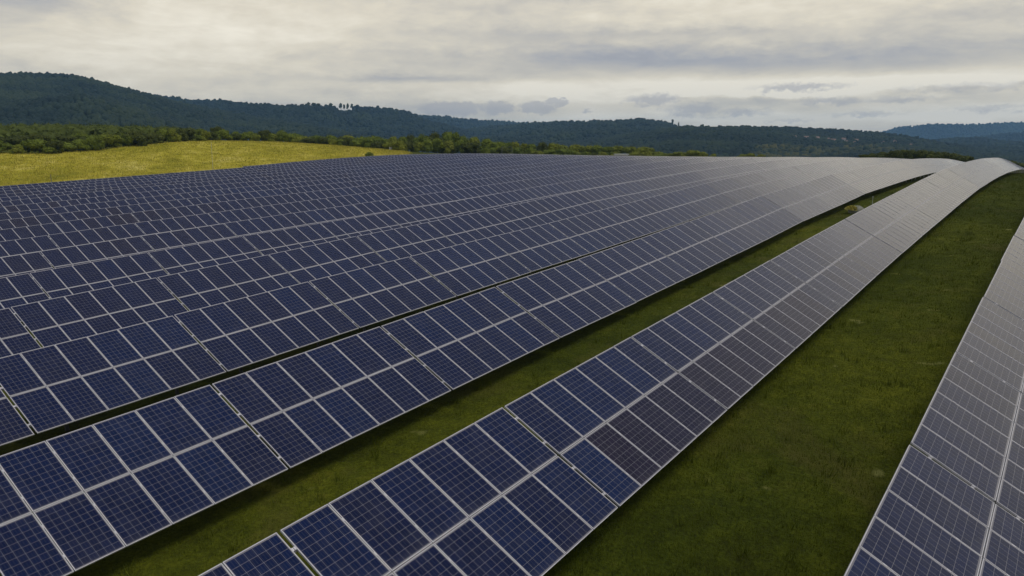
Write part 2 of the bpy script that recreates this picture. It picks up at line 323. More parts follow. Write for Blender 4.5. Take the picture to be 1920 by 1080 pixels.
vs_ = np.array([-x for x in far_s]+[-300, -220, -150, -100, -70, -45, -30]+list(np.arange(-20, 340, 2.5))+far_s[::-1], float)
M_GROUND, t, b = material('grass_ground')
g = t.node('ShaderNodeNewGeometry').outputs['Position']
n1 = t.noise(g, .35, 5, .6, .5); n2 = t.noise(g, 2.3, 6, .65); n3 = t.noise(g, .06, 3); n4 = t.noise(g, 11, 4, .7)
c = t.ramp(t.m('ADD', t.m('MULTIPLY', n1, .5), t.m('MULTIPLY', n2, .5)), [(.3, (.034, .040, .005)), (.47, (.060, .076, .006)), (.58, (.086, .103, .008)), (.72, (.125, .125, .018))])
c = t.mix(1.0, c, t.ramp(n3, [(.35, (.62, .68, .7)), (.65, (1.45, 1.3, 1.))]), 'MULTIPLY')
c = t.mix(1.0, c, t.ramp(n4, [(.3, (.55, .55, .55)), (.7, (1.4, 1.4, 1.35))]), 'MULTIPLY')
n6 = t.noise(g, .85, 2, .5, .2); n7 = t.noise(g, .17, 4, .6, 1.2)
c = t.mix(t.m('MULTIPLY', t.m('MINIMUM', t.m('MAXIMUM', t.maprange(n7, .53, .68), 0.0), 1.0), .65), c, (.11, .10, .022))
c = t.mix(t.m('MINIMUM', t.m('MAXIMUM', t.maprange(n6, .70, .76), 0.0), .8), c, (.22, .22, .06))
t.l.new(c, b.inputs['Base Color']); b.inputs['Roughness'].default_value = .95; b.inputs['Specular IOR Level'].default_value = .08
bump(t, b, t.m('ADD', n2, t.m('MULTIPLY', n4, .5)), .9, .25)
gv, gf = grid(us, vs_)
link('ground', mesh('ground', gv, gf, [M_GROUND], smooth=True), kind='structure')

# yellow field of standing crop between the array and the scrub
M_FIELD, t, b = material('yellow_field')
g = t.node('ShaderNodeNewGeometry').outputs['Position']
n1 = t.noise(g, .07, 4, .55, .6); n2 = t.noise(g, .5, 5, .65); n3 = t.noise(g, 2.5, 4, .7)
n5 = t.noise(t.vec(t.m('MULTIPLY', t.m('SUBTRACT', t.m('MULTIPLY', t.sep(g)[0], .69), t.m('MULTIPLY', t.sep(g)[1], .72)), .3), t.m('MULTIPLY', t.m('ADD', t.m('MULTIPLY', t.sep(g)[0], .72), t.m('MULTIPLY', t.sep(g)[1], .69)), .12), 0.0), .35, 4, .6, .5)
c = t.ramp(t.m('ADD', t.m('ADD', t.m('MULTIPLY', n1, .35), t.m('MULTIPLY', n5, .35)), t.m('MULTIPLY', n2, .3)), [(.36, (.17, .18, .018)), (.45, (.34, .30, .022)), (.53, (.50, .42, .045)), (.63, (.68, .58, .16))])
c = t.mix(1.0, c, t.ramp(n3, [(.3, (.6, .62, .6)), (.7, (1.3, 1.3, 1.3))]), 'MULTIPLY')
t.l.new(c, b.inputs['Base Color']); b.inputs['Roughness'].default_value = .95; b.inputs['Specular IOR Level'].default_value = .05
bump(t, b, t.m('ADD', n2, t.m('MULTIPLY', n3, .6)), .8, .5)
tl = [pix(*q) for q in TREELINE]
tla = np.array([math.atan2(p[1], p[0]) for p in tl]); tld = np.array([q[2] for q in TREELINE])   # descending angle
def tree_dist(a): return np.interp(-a, -tla, tld)
fa = np.linspace(R_(43.2), R_(100), 150); nt = 60; fv_ = []
for a in fa:
    vn = 137.0
    d0 = vn/math.sin(a)
    if d0*math.cos(a) > 99: d0 = 144.6/math.sin(a)
    d1 = max(d0+.5, float(tree_dist(a))+3+1.5*math.sin(a*90)+math.sin(a*233))
    for k in range(nt):
        d_ = d0+(d1-d0)*k/(nt-1); fv_.append((d_*math.cos(a), d_*math.sin(a)))
fv_ = np.array(fv_); fz = ground_h(fv_[:, 0], fv_[:, 1])
edge = np.tile(np.minimum(np.arange(nt), np.arange(nt)[::-1]).clip(0, 1), len(fa))
fz = fz-.3+edge*(.65+.12*RNG.random(len(fz)))
i = np.arange(len(fa)*nt).reshape(len(fa), nt)
ff = np.stack([i[:-1, :-1], i[:-1, 1:], i[1:, 1:], i[1:, :-1]], -1).reshape(-1, 4)
link('field', mesh('field', np.column_stack([fv_, fz]), ff, [M_FIELD], smooth=True), kind='structure')

# ------------------------------------------------------------------ solar tables
MW, ML, FT, FB = .992, 1.648, .038, .0135
def module_mesh():
    m = MB(); x, y = MW/2, ML/2; xi, yi = x-FB, y-FB
    o = [(-x, -y), (x, -y), (x, y), (-x, y)]; n = [(-xi, -yi), (xi, -yi), (xi, yi), (-xi, yi)]
    for k in range(4):
        j = (k+1) % 4
        m.quad((*o[k], 0), (*o[j], 0), (*n[j], 0), (*n[k], 0))
        m.quad((*o[k], -FT), (*o[j], -FT), (*o[j], 0), (*o[k], 0))
        m.quad((*n[k], 0), (*n[j], 0), (*n[j], -.004), (*n[k], -.004))
    m.quad((-x, y, -FT), (x, y, -FT), (x, -y, -FT), (-x, -y, -FT), 1)
    return m.build('panel_frame', [M_ALU, M_BACK])
def glass_mesh():
    m = MB(); x, y = MW/2-FB, ML/2-FB; a = (x*2/.157-6)/2; c_ = (y*2/.1575-10)/2
    m.quad((-x, -y, -.004), (x, -y, -.004), (x, y, -.004), (-x, y, -.004), 0, [(-a, -c_), (6+a, -c_), (6+a, 10+c_), (-a, 10+c_)])
    return m.build('glass', [M_GLASS])
MF, MG = module_mesh(), glass_mesh()
def joined_module():
    a, g_ = MF, MG; m = MB(); x, y = MW/2, ML/2
    for me, k in ((MF, 0), (MG, 2)):
        uvs = me.uv_layers[0].data
        for p in me.polygons:
            m.quad(*[tuple(me.vertices[q].co) for q in p.vertices], m=p.material_index+k, uv=[tuple(uvs[l].uv) for l in p.loop_indices])
    return m
jm = joined_module(); MJ = jm.build('solar_panel', [M_ALU, M_BACK, M_GLASS])
ca, sa = math.cos(TILT), math.sin(TILT); P6 = 6*PAN+GAP
def on_plane(x, s, n): return (x, s*ca-n*sa, CLR+s*sa+n*ca)           # s up the slope from the middle, n above the plane
def rail_mesh(s):
    m = MB(); h = P6/2-.012
    a, b_ = on_plane(-h, s, -FT-.03), on_plane(h, s, -FT-.03); m.bar(a, b_, .05, .055)
    for x in (-h+.004, h-.004): m.bar(on_plane(x, s-.03, -FT+.01), on_plane(x, s+.03, -FT+.01), .03, .05)
    for k in range(1, 6): x = (k-3)*PAN; m.bar(on_plane(x, s-.035, .0035), on_plane(x, s+.035, .0035), .03, .006)
    return m.build('rail', [M_ALU])
def beam_mesh(x):
    m = MB(); m.bar(on_plane(x, -1.45, -.15), on_plane(x, 1.45, -.15), .06, .12); return m.build('sloping_beam', [M_STEEL])
def post_mesh(x, y, top):
    m = MB(); m.box(x-.05, x+.05, y-.035, y+.035, -.6, top); return m.build('post', [M_STEEL])
def brace_mesh(x):
    m = MB(); m.bar((x, .95, .25), (x, -.1, 1.05), .05, .05); return m.build('brace', [M_STEEL])
RAILS = [rail_mesh(s) for s in (-1.25, -.42, .42, 1.25)]; BEAMS = [beam_mesh(x) for x in (-1.8, 1.8)]
BRACES = [brace_mesh(x) for x in (-1.8, 1.8)]
POSTS = [post_mesh(x, y, CLR+y*math.tan(TILT)-.2) for x in (-1.8, 1.8) for y in (-.35, .95)]
def merged(meshes, name, mats):
    m = MB()
    for me in meshes:
        for p in me.polygons: m.quad(*[tuple(me.vertices[q].co) for q in p.vertices])
    return m.build(name, mats)
FRAME = merged(RAILS+BEAMS+POSTS, 'support_frame', [M_STEEL])
tables = []
for r in range(NR):
    umax = 246 if r == 1 else 172
    k = -12
    while True:
        u0 = S0[r]+k*P6-GAP/2; uc = u0+P6/2; k += 1
        if uc < -30: continue
        if uc > umax: break
        if r == NR-1 and uc < 98.5: continue
        v = V0+r*D+DV[r]; za, zb = float(row_h(r, u0)), float(row_h(r, u0+P6))
        zc = (za+zb)/2; sl = math.atan2(zb-za, P6)
        q = []
        for du_ in (-3, 0, 3):
            for s in (-1.6, 0, 1.6):
                x_, y_, d_ = proj((uc+du_, v+s*ca, zc+s*sa+(zb-za)/6*du_)); q.append((x_, y_) if d_ > 1 else (-9e9, 9e9))
        q = np.array(q); ins = ((q[:, 0] > 0) & (q[:, 0] < 1920) & (q[:, 1] > 0) & (q[:, 1] < 1080)).any()
        cx, cy, cz = proj((uc, v, zc))
        if cz < -12: continue
        vec_ = np.array([uc, v, zc-ZC]); dist = np.linalg.norm(vec_)
        nrm = np.array([0, -sa, ca]); size = -(vec_@nrm)/dist**3*(1e4 if dist > 0 else 0)
        vis = ins and not (uc > 160 and r != 1)
        tables.append(dict(r=r, uc=uc, v=v, z=zc-CLR, sl=sl, vis=vis, size=size if vis else -1, dist=dist, cx=cx, cy=cy))
inview = sorted([q for q in tables if q['vis']], key=lambda q: -q['size'])
chosen = inview[:300]; cid = {id(q) for q in chosen}
print('tables', len(tables), 'in view', len(inview))
ORD = ['', 'first', 'second', 'third', 'fourth', 'fifth', 'sixth', 'seventh', 'eighth', 'ninth', 'tenth', 'eleventh', 'twelfth', 'thirteenth', 'fourteenth', 'fifteenth',
       'sixteenth', 'seventeenth', 'eighteenth', 'nineteenth', 'twentieth']
TENS = {2: 'twenty', 3: 'thirty', 4: 'forty', 5: 'fifty', 6: 'sixty', 7: 'seventy', 8: 'eighty', 9: 'ninety'}
TENTH = {2: 'twentieth', 3: 'thirtieth', 4: 'fortieth', 5: 'fiftieth', 6: 'sixtieth', 7: 'seventieth', 8: 'eightieth', 9: 'ninetieth'}
def ordn(n):
    if n <= 20: return ORD[n]
    if n >= 100: return 'hundredth' if n == 100 else 'hundred-and-'+ordn(n-100)
    return TENTH[n//10] if n % 10 == 0 else TENS[n//10]+'-'+ORD[n % 10]
rank = {}
for r in range(NR):
    for n, q in enumerate(sorted([q for q in tables if q['vis'] and q['r'] == r], key=lambda q: q['uc'])): rank[id(q)] = n+1
near_set = {id(q) for q in chosen[:85]}; sub_set = {id(q) for q in chosen[:60]}
offs = [((k-2.5)*PAN, (s-.5)*LM) for s in (0, 1) for k in range(6)]
jit = random.Random(3)
for q in chosen:
    e = link('solar_table', None, loc=(q['uc'], q['v']+jit.gauss(0, .008), q['z']+jit.gauss(0, .003)), rot=(jit.gauss(0, .0015 if q['r'] < 3 and q['uc'] < 70 else .0045), -q['sl']+jit.gauss(0, .0008), 0))
    e.empty_display_size = .3
    e['label'] = 'twelve-panel solar table, %s from the near end of the %s row counted from the right' % (ordn(rank[id(q)]), ordn(q['r']+1))
    e['category'] = 'solar panels'; e['group'] = 'solar tables in the parallel rows'
    for x, s in offs:
        rot = (TILT+jit.gauss(0, .0022), jit.gauss(0, .0022), 0)
        if id(q) in sub_set:
            p = link('solar_panel', MF, e, on_plane(x, s, 0), rot); gl = link('glass', MG, p)
        else: gl = p = link('solar_panel', MJ, e, on_plane(x, s, 0), rot)
        um = q['uc']+x
        if q['r'] == 1 and s < 0 and 14.6 < um < 31: gl.color = (jit.uniform(.86, .97), 0, 0, 1)      # the batch of brownish modules
        elif q['r'] == 1 and s < 0 and 13.4 < um <= 14.6: gl.color = (.02, 0, 0, 1)
        elif q['r'] in (1, 2, 3) and um < 26: gl.color = (jit.uniform(.05, .6), 0, 0, 1)
    if id(q) in near_set:
        for me in RAILS+BEAMS+POSTS+BRACES: link(me.name.split('.')[0], me, e)
    else: link('support_frame', FRAME, e)
# the remaining, farthest tables as one mesh
rest = [q for q in tables if id(q) not in cid]
bv = np.array(jm.v, float); bf = np.array(jm.f); bmi = np.array(jm.mi); buv = np.array(jm.uv)
fr_v = np.array([tuple(v.co) for v in FRAME.vertices]); fr_f = np.array([tuple(p.vertices) for p in FRAME.polygons])
VV, FF, MI, UV, SH = [], [], [], [], []; off = 0
for q in rest:
    cs, sn = math.cos(-q['sl']), math.sin(-q['sl']); org = np.array([q['uc'], q['v'], q['z']])
    def place(p):
        p = np.asarray(p, float); return np.stack([p[:, 0]*cs+p[:, 2]*sn, p[:, 1], -p[:, 0]*sn+p[:, 2]*cs], 1)+org
    for x, s in offs:
        o = on_plane(x, s, 0); a1, a2 = TILT+jit.gauss(0, .0022), jit.gauss(0, .0022)
        l = np.stack([bv[:, 0], bv[:, 1]*math.cos(a1)-bv[:, 2]*math.sin(a1), bv[:, 1]*math.sin(a1)+bv[:, 2]*math.cos(a1)-bv[:, 0]*a2], 1)+o
        VV.append(place(l)); FF.append(bf+off); MI.append(bmi); UV.append(buv); SH.append(np.full(len(bf), jit.random())); off += len(bv)
    VV.append(place(fr_v)); FF.append(fr_f+off); MI.append(np.zeros(len(fr_f), int)); UV.append(np.zeros((len(fr_f)*4, 2))); SH.append(np.zeros(len(fr_f))); off += len(fr_v)
me = mesh('solar_tables', np.vstack(VV), np.vstack(FF), [M_ALU, M_BACK, M_GLASS], np.concatenate(MI), np.vstack(UV))
a_ = me.attributes.new('shade', 'FLOAT', 'FACE'); a_.data.foreach_set('value', np.concatenate(SH).astype(np.float32))
link('solar_tables', me, kind='stuff', label='farthest tables of blue solar panels merging along the crest of the slope', category='solar panels')

# ------------------------------------------------------------------ grass blades in the lanes between the rows
def tufts(pts, hmin, hmax, wid, blades, spread):
    n = len(pts); N = n*blades; c0 = np.repeat(pts, blades, 0)
    a = RNG.random(N)*6.283; h = hmin+(hmax-hmin)*RNG.random(N); le = RNG.random(N)*.7*h
    base = c0.copy(); base[:, 0] += RNG.normal(0, spread, N); base[:, 1] += RNG.normal(0, spread, N)
    s = np.stack([np.cos(a)*wid/2, np.sin(a)*wid/2, np.zeros(N)], 1); b2 = RNG.random(N)*6.283
    tip = base+np.stack([np.cos(b2)*le, np.sin(b2)*le, h], 1); low = np.array([0, 0, .03])
    v = np.stack([base-s-low, base+s-low, tip], 1).reshape(-1, 3); f = np.arange(N*3).reshape(-1, 3)
    return v, f
def leafmat(name, stops):
    m, t, b = material(name); g = t.node('ShaderNodeNewGeometry')
    n = t.noise(g.outputs['Position'], .5, 4, .6)
    f = t.m('ADD', t.m('MULTIPLY', g.outputs['Random Per Island'], .55), t.m('MULTIPLY', n, .45))
    t.l.new(t.ramp(f, stops), b.inputs['Base Color']); b.inputs['Roughness'].default_value = .8; b.inputs['Specular IOR Level'].default_value = .12
    return m
M_BLADE = leafmat('grass_blades', [(.1, (.05, .060, .006)), (.45, (.090, .110, .009)), (.75, (.128, .150, .012)), (1., (.20, .18, .06))])
pts = []
for lane in range(-1, 4):
    cnt = {-1: 2500, 0: 34000, 1: 15000, 2: 2500, 3: 700}[lane]
    u_ = 2+170*RNG.random(cnt)**2.2; v_ = V0+lane*D+RNG.random(cnt)*D
    pts.append(np.stack([u_, v_], 1))
pts = np.vstack(pts); pts = np.column_stack([pts, ground_h(pts[:, 0], pts[:, 1])])
gv, gf = tufts(pts, .04, .11, .016, 6, .12)
sel = RNG.choice(len(pts), 900, replace=False); v_b, f_b = tufts(pts[sel], .12, .38, .022, 12, .07); gf = np.vstack([gf, f_b+len(gv)]); gv = np.vstack([gv, v_b])
link('grass', mesh('grass', gv, gf, [M_BLADE]), kind='stuff', label='short green grass growing in the lanes between the rows of solar panels', category='grass')
# crop stems on the field
M_CROP = leafmat('crop_stems', [(.2, (.20, .21, .02)), (.42, (.38, .33, .03)), (.62, (.54, .46, .07)), (.9, (.70, .60, .20))])
cnt = 42000; a_ = R_(43.2)+R_(52)*RNG.random(cnt); d0 = 138/np.sin(a_); d0 = np.where(d0*np.cos(a_) > 99, 146/np.sin(a_), d0)
d1 = np.array([float(tree_dist(x)) for x in a_])+2; dd = d0+(d1-d0)*RNG.random(cnt); ok = d1 > d0+2
dd, a_ = dd[ok], a_[ok]; pu, pv = dd*np.cos(a_), dd*np.sin(a_)
gv, gf = tufts(np.column_stack([pu, pv, ground_h(pu, pv)+.3]), .12, .5, .14, 5, .5)
link('crop', mesh('crop', gv, gf, [M_CROP]), kind='stuff', label='tall yellow grasses standing in the open field beside the solar array', category='crop')

# ------------------------------------------------------------------ trees and bushes
def ico(sub):
    ph = (1+5**.5)/2
    v = [(-1, ph, 0), (1, ph, 0), (-1, -ph, 0), (1, -ph, 0), (0, -1, ph), (0, 1, ph), (0, -1, -ph), (0, 1, -ph), (ph, 0, -1), (ph, 0, 1), (-ph, 0, -1), (-ph, 0, 1)]
    f = [(0, 11, 5), (0, 5, 1), (0, 1, 7), (0, 7, 10), (0, 10, 11), (1, 5, 9), (5, 11, 4), (11, 10, 2), (10, 7, 6), (7, 1, 8), (3, 9, 4), (3, 4, 2), (3, 2, 6), (3, 6, 8), (3, 8, 9), (4, 9, 5), (2, 4, 11), (6, 2, 10), (8, 6, 7), (9, 8, 1)]
    v = [np.array(p)/np.linalg.norm(p) for p in v]
    for _ in range(sub):
        c = {}; nf = []
        def mid(i, j):
            k = (min(i, j), max(i, j))
            if k not in c: p = v[i]+v[j]; v.append(p/np.linalg.norm(p)); c[k] = len(v)-1
            return c[k]
        for a, b, d in f: x, y, z = mid(a, b), mid(b, d), mid(d, a); nf += [(a, x, z), (b, y, x), (d, z, y), (x, y, z)]
        f = nf
    return np.array(v), np.array(f)
def crown_mesh(seed, mat, leaves=1900, flat=1.0, tall=1.0):           # unit: radius about 1, base at 0
    g = np.random.default_rng(seed); iv, if_ = ico(2)
    lob = [(0, 0, .95*tall, .62)]
    for k in range(13):
        a = g.random()*6.283; rr = .25+.55*g.random(); z = .3+1.15*g.random()*tall*(1-.35*rr)
        lob.append((rr*math.cos(a), rr*math.sin(a), z, .24+.22*g.random()))
    V_, F_ = [], []; off = 0
    for x, y, z, r in lob:
        p = iv*(r*.86*(1+.16*g.standard_normal((len(iv), 1))))*np.array([1, 1, .85])+np.array([x, y, z]); p[:, 2] = np.maximum(p[:, 2], .02)
        V_.append(p); F_.append(if_+off); off += len(p)
    w = np.array([l[3]**2 for l in lob]); pick = g.choice(len(lob), leaves, p=w/w.sum()); L = np.array(lob)[pick]
    n = g.standard_normal((leaves, 3)); n[:, 2] = n[:, 2]*.9+.25; n /= np.linalg.norm(n, axis=1)[:, None]
    c = L[:, :3]+n*(L[:, 3]*(.82+.36*g.random(leaves)))[:, None]*np.array([1, 1, .9]); c[:, 2] = np.maximum(c[:, 2], .05)
    a = g.standard_normal((leaves, 3)); a -= n*(a*n).sum(1)[:, None]*.6; a /= np.linalg.norm(a, axis=1)[:, None]
    b = np.cross(a, n+g.standard_normal((leaves, 3))*.5); b /= np.linalg.norm(b, axis=1)[:, None]+1e-9
    s = (.035+.05*g.random(leaves))[:, None]
    V_.append(np.stack([c-a*s, c+b*s, c+a*s], 1).reshape(-1, 3)); F_.append(np.arange(leaves*3).reshape(-1, 3)+off)
    V_ = np.vstack(V_); zt = np.percentile(V_[:, 2], 99.2); rt = np.percentile(np.hypot(V_[:, 0], V_[:, 1]), 97)
    V_[:, 2] /= zt; V_[:, :2] /= rt
    return mesh('crown', V_, np.vstack(F_), [mat])
CROWNS = {'mid': [crown_mesh(s, M_LEAF) for s in (1, 2, 3, 4)], 'bright': [crown_mesh(s, M_LEAF2) for s in (5, 6)], 'dark': [crown_mesh(s, M_LEAF3) for s in (7, 8, 9)],
          'tall': [crown_mesh(s, M_LEAF, tall=1.35) for s in (10, 11)]}
tm = MB(); tm.cyl((0, 0, -.15), (.02, 0, .55), .07, .045); tm.cyl((.02, 0, .5), (.25, .1, 1.), .04, .02, 6); tm.cyl((.02, 0, .45), (-.2, -.12, .95), .035, .018, 6); tm.cyl((.02, 0, .5), (0, .05, 1.2), .04, .015, 6)
TRUNK = tm.build('trunk', [M_BARK])
trees = []
def bush(x, ytop, wpx, dist, kind='mid', yb=None, grp='mid'):
    p = pix(x, 280, dist); z = float(ground_h(p[0], p[1])[0]); top = pix(x, ytop, dist)[2]
    h = max(1.2, top-z); w = max(wpx*dist/F/2, .8)
    trees.append((x, ytop, p[0], p[1], z, w, h, kind, grp))
R2 = random.Random(21)
env_l = ([0, 60, 120, 200, 260, 330, 350, 378, 410, 432, 455, 500, 530, 560, 590, 620, 660, 700, 740, 775, 800, 830, 850, 880, 910, 960, 1000, 1040, 1085, 1120, 1150, 1175, 1215, 1236, 1250, 1275, 1300, 1325, 1340],
         [240, 241, 243, 244, 241, 239, 241, 241, 237, 252, 245, 243, 243, 250, 255, 254, 254, 256, 256, 254, 251, 246.5, 250, 254, 261, 265, 267, 270, 268, 271, 272, 274, 272, 283, 287, 284, 281, 284, 288])
def envy(x): return float(np.interp(x, *env_l))
def tdist(x): p = pix(x, 290, 100); return float(tree_dist(math.atan2(p[1], p[0])))
# front rank along the field
x = -20
while x < 755:
    w = R2.uniform(24, 46) if x < 330 else R2.uniform(18, 34)
    yb = float(np.interp(x, [q[0] for q in TREELINE], [q[1] for q in TREELINE]))
    h = R2.uniform(22, 34) if x < 330 else R2.uniform(14, 24)
    bush(x, yb-h, w, tdist(x)+R2.uniform(0, 4), R2.choice(['mid', 'mid', 'dark', 'mid', 'bright']) if x < 330 else R2.choice(['mid', 'dark', 'mid', 'bright']), grp='front'); x += w*R2.uniform(.62, .8)
x = -30                                                     # second rank, left thicket
while x < 330:
    w = R2.uniform(28, 44); bush(x, 256+R2.uniform(-4, 4)-x*.02, w, tdist(x)+R2.uniform(18, 26), R2.choice(['mid', 'dark', 'mid']), grp='second'); x += w*.75
for x, yt, w, k in [(160, 256, 40, 'dark'), (265, 246, 34, 'dark'), (312, 240, 36, 'dark'), (345, 241, 38, 'dark'), (378, 241, 28, 'mid'), (410, 237.5, 31, 'dark'), (444, 246, 22, 'mid'), (470, 246, 26, 'mid'), (500, 243.5, 26, 'dark'), (530, 244, 28, 'mid')]:
    bush(x, yt, w, tdist(x)+R2.uniform(4, 8), k, grp='feature')
x = 552                                                     # the taller belt behind
while x < 1238:
    w = R2.uniform(26, 42); bush(x, envy(x)+R2.uniform(-2, 3), w, 292+R2.uniform(-8, 10), R2.choice(['mid', 'mid', 'tall', 'bright', 'dark']) if x < 1050 else R2.choice(['bright', 'mid', 'bright', 'tall']), grp='belt'); x += w*R2.uniform(.5, .72)
x = 765
while x < 1245:
    w = R2.uniform(20, 34); bush(x, min(envy(x)+R2.uniform(9, 17), 288), w, 262+R2.uniform(-6, 8), R2.choice(['mid', 'bright', 'mid', 'dark']), grp='beltfront'); x += w*R2.uniform(.6, .85)
for x, yt, w in [(1256, 287, 22), (1275, 284, 26), (1296, 281, 32), (1318, 284, 26), (1338, 288, 18), (1392, 288.5, 22), (1408, 287, 26), (1426, 289, 20)]: bush(x, yt, w, 300, 'bright', grp='yellowish')
x = 1622
while x < 1826:
    w = R2.uniform(20, 32); bush(x, float(np.interp(x, [1620, 1660, 1700, 1740, 1780, 1826], [290, 284, 281, 281.5, 286, 294]))+R2.uniform(-1, 1.5), w, 236+R2.uniform(-5, 5), 'dark', grp='crest'); x += w*R2.uniform(.4, .55)
bush(692, 284.5, 17, 216, 'mid', grp='field')
for k, x in enumerate([1864, 1890, 1915]): bush(x, 297+k*4, 34, 330, 'dark', grp='right')
GRP = {'front': ('bushes along the far edge of the yellow field', 'green bush on the far edge of the yellow field, %s from the left'),
       'second': ('second rank of bushes in the left thicket', 'rounded green bush in the left thicket, second rank, %s from the left'),
       'feature': ('bushes standing up above the field hedge', 'taller rounded tree rising above the field hedge, %s from the left'),
       'belt': ('trees of the tall belt behind the panels', 'leafy tree in the back of the belt behind the panels, %s from the left'),
       'beltfront': ('bushes in front of the tree belt', 'low leafy bush just above the panel crest, %s from the left'),
       'yellowish': ('yellow-green bushes behind the crest', 'yellow-green bush poking above the pale panel crest, %s from the left'),
       'crest': ('dark shrubs behind the right crest', 'dark olive shrub behind the pale panels at right, %s from the left'),
       'field': (None, 'small lone green bush on the yellow field near the panel edge'),
       'right': ('dark trees at the far right', 'dark tree beyond the last row at the right edge, %s from the left')}
KW = {'mid': 'green', 'bright': 'bright', 'dark': 'dark', 'tall': 'green'}
for gname, (gp, lab) in GRP.items():
    for n, q in enumerate(sorted([q for q in trees if q[8] == gname], key=lambda q: q[0])):
        x, yt, tu, tv, z, w, h, kind, _ = q
        isb = gname not in ('feature', 'belt', 'right')
        e = link('bush' if isb else 'tree', None, loc=(tu, tv, z-.1), rot=(0, 0, R2.uniform(0, 6.28)))
        e['label'] = lab % ordn(n+1) if '%s' in lab else lab; e['category'] = 'bush' if isb else 'tree'
        if gp: e['group'] = gp
        hh = 1.0
        c_ = link('crown', R2.choice(CROWNS[kind]), e); c_.scale = (w, w*R2.uniform(.85, 1.15), h/hh)
        c_.rotation_euler = (0, 0, R2.uniform(0, 6.28))
        k_ = link('trunk', TRUNK, e); k_.scale = (h/2, h/2, h/2)

# clumps used for everything that reads as one mass
def clumps(pts, rad, hgt, sub, seed, squash=.8, rough=.2):
    g = np.random.default_rng(seed); iv, if_ = ico(sub); n = len(pts); m = len(iv)
    base = 1+rough*g.standard_normal((n, m, 1)); v = iv[None]*base*rad[:, None, None]
    v[:, :, 2] *= (hgt/rad)[:, None]; v += pts[:, None, :]
    f = (if_[None]+(np.arange(n)*m)[:, None, None]).reshape(-1, 3)
    return v.reshape(-1, 3), f
cnt = 1700; a_ = R_(57.5)+R_(40)*RNG.random(cnt); dd = np.array([float(tree_dist(x)) for x in a_])+24+116*RNG.random(cnt)*np.clip((np.degrees(a_)-57)/10, .12, 1)
pu, pv = dd*np.cos(a_), dd*np.sin(a_); rad = 1.3+1.6*RNG.random(cnt)
v1, f1 = clumps(np.column_stack([pu, pv, ground_h(pu, pv)+rad*.45]), rad, rad*.85, 2, 5, rough=.13)
lf = 60; N = cnt*lf; n = RNG.standard_normal((N, 3)); n[:, 2] = np.abs(n[:, 2]); n /= np.linalg.norm(n, axis=1)[:, None]
cc = np.repeat(np.column_stack([pu, pv, ground_h(pu, pv)+rad*.45]), lf, 0)+n*np.repeat(rad, lf)[:, None]*(.85+.35*RNG.random((N, 1)))
a = RNG.standard_normal((N, 3)); b_ = RNG.standard_normal((N, 3)); s = .16
v2 = np.stack([cc-a*s, cc+b_*s, cc+a*s], 1).reshape(-1, 3); f2 = np.arange(N*3).reshape(-1, 3)+len(v1)
link('scrub', mesh('scrub', np.vstack([v1, v2]), np.vstack([f1, f2]), [M_SCRUB]), kind='stuff', label='dense green scrub covering the rising ground behind the field bushes', category='scrub')

# ------------------------------------------------------------------ hills
M_HILL = principled('hill_soil', (.03, .045, .02), .95, 0, (.02, .03, .015), .02, .05)
HILLS = [ # name, crest distance, base distance, lump height, crest pixels
 ('near_hill', 1500, 620, 7, [(-350, 165), (-150, 150), (0, 141), (50, 139), (90, 136), (130, 138), (180, 140), (220, 151), (260, 163), (300, 174), (380, 195), (470, 212), (560, 228), (640, 243), (740, 262), (860, 290)]),
 ('wooded_ridge', 2300, 1200, 9, [(150, 176), (300, 173.5), (340, 180), (400, 187), (440, 187), (480, 193), (520, 195), (600, 196), (641, 197), (645, 205), (671, 206), (677, 198), (700, 198), (760, 205), (785, 213), (810, 225), (870, 240), (980, 265), (1080, 292)]),
 ('back_ridge', 3200, 2000, 12, [(640, 216), (785, 214), (830, 216), (900, 223), (980, 228), (1100, 236), (1200, 246), (1320, 270)]),
 ('centre_hill', 2200, 1000, 9, [(640, 282), (760, 262), (880, 240), (985, 230), (1040, 227), (1150, 225), (1190, 222), (1240, 228), (1262, 237), (1330, 250), (1450, 272), (1560, 294)]),
 ('right_hill', 1600, 750, 7, [(1000, 278), (1120, 258), (1200, 246), (1260, 237), (1300, 236.5), (1440, 237), (1500, 240), (1560, 243), (1620, 247), (1680, 255), (1720, 263), (1800, 276), (1900, 290), (2000, 300)]),
 ('far_right_hill', 2500, 1300, 9, [(1600, 285), (1680, 272), (1735, 260), (1800, 257), (1850, 264), (1920, 270), (2100, 274), (2300, 280)]),
 ('blue_ridge', 4300, 3300, 14, [(1560, 272), (1700, 262), (1790, 256), (1850, 248), (1920, 245), (2100, 240), (2400, 246)]),
 ('distant_blue_ridge', 6100, 5000, 18, [(1450, 268), (1560, 256), (1620, 246), (1660, 235), (1710, 229), (1790, 230), (1850, 227), (1900, 227), (1920, 225), (2100, 218), (2400, 230)])]
def vnoise(x, y, seed):                               # cheap smooth value noise
    g = np.random.default_rng(seed); T = g.random((64, 64)); xi = np.floor(x).astype(int); yi = np.floor(y).astype(int); fx = x-xi; fy = y-yi
    fx = fx*fx*(3-2*fx); fy = fy*fy*(3-2*fy); q = lambda i, j: T[i % 64, j % 64]
    return (q(xi, yi)*(1-fx)+q(xi+1, yi)*fx)*(1-fy)+(q(xi, yi+1)*(1-fx)+q(xi+1, yi+1)*fx)*fy-.5
hillfun = {}
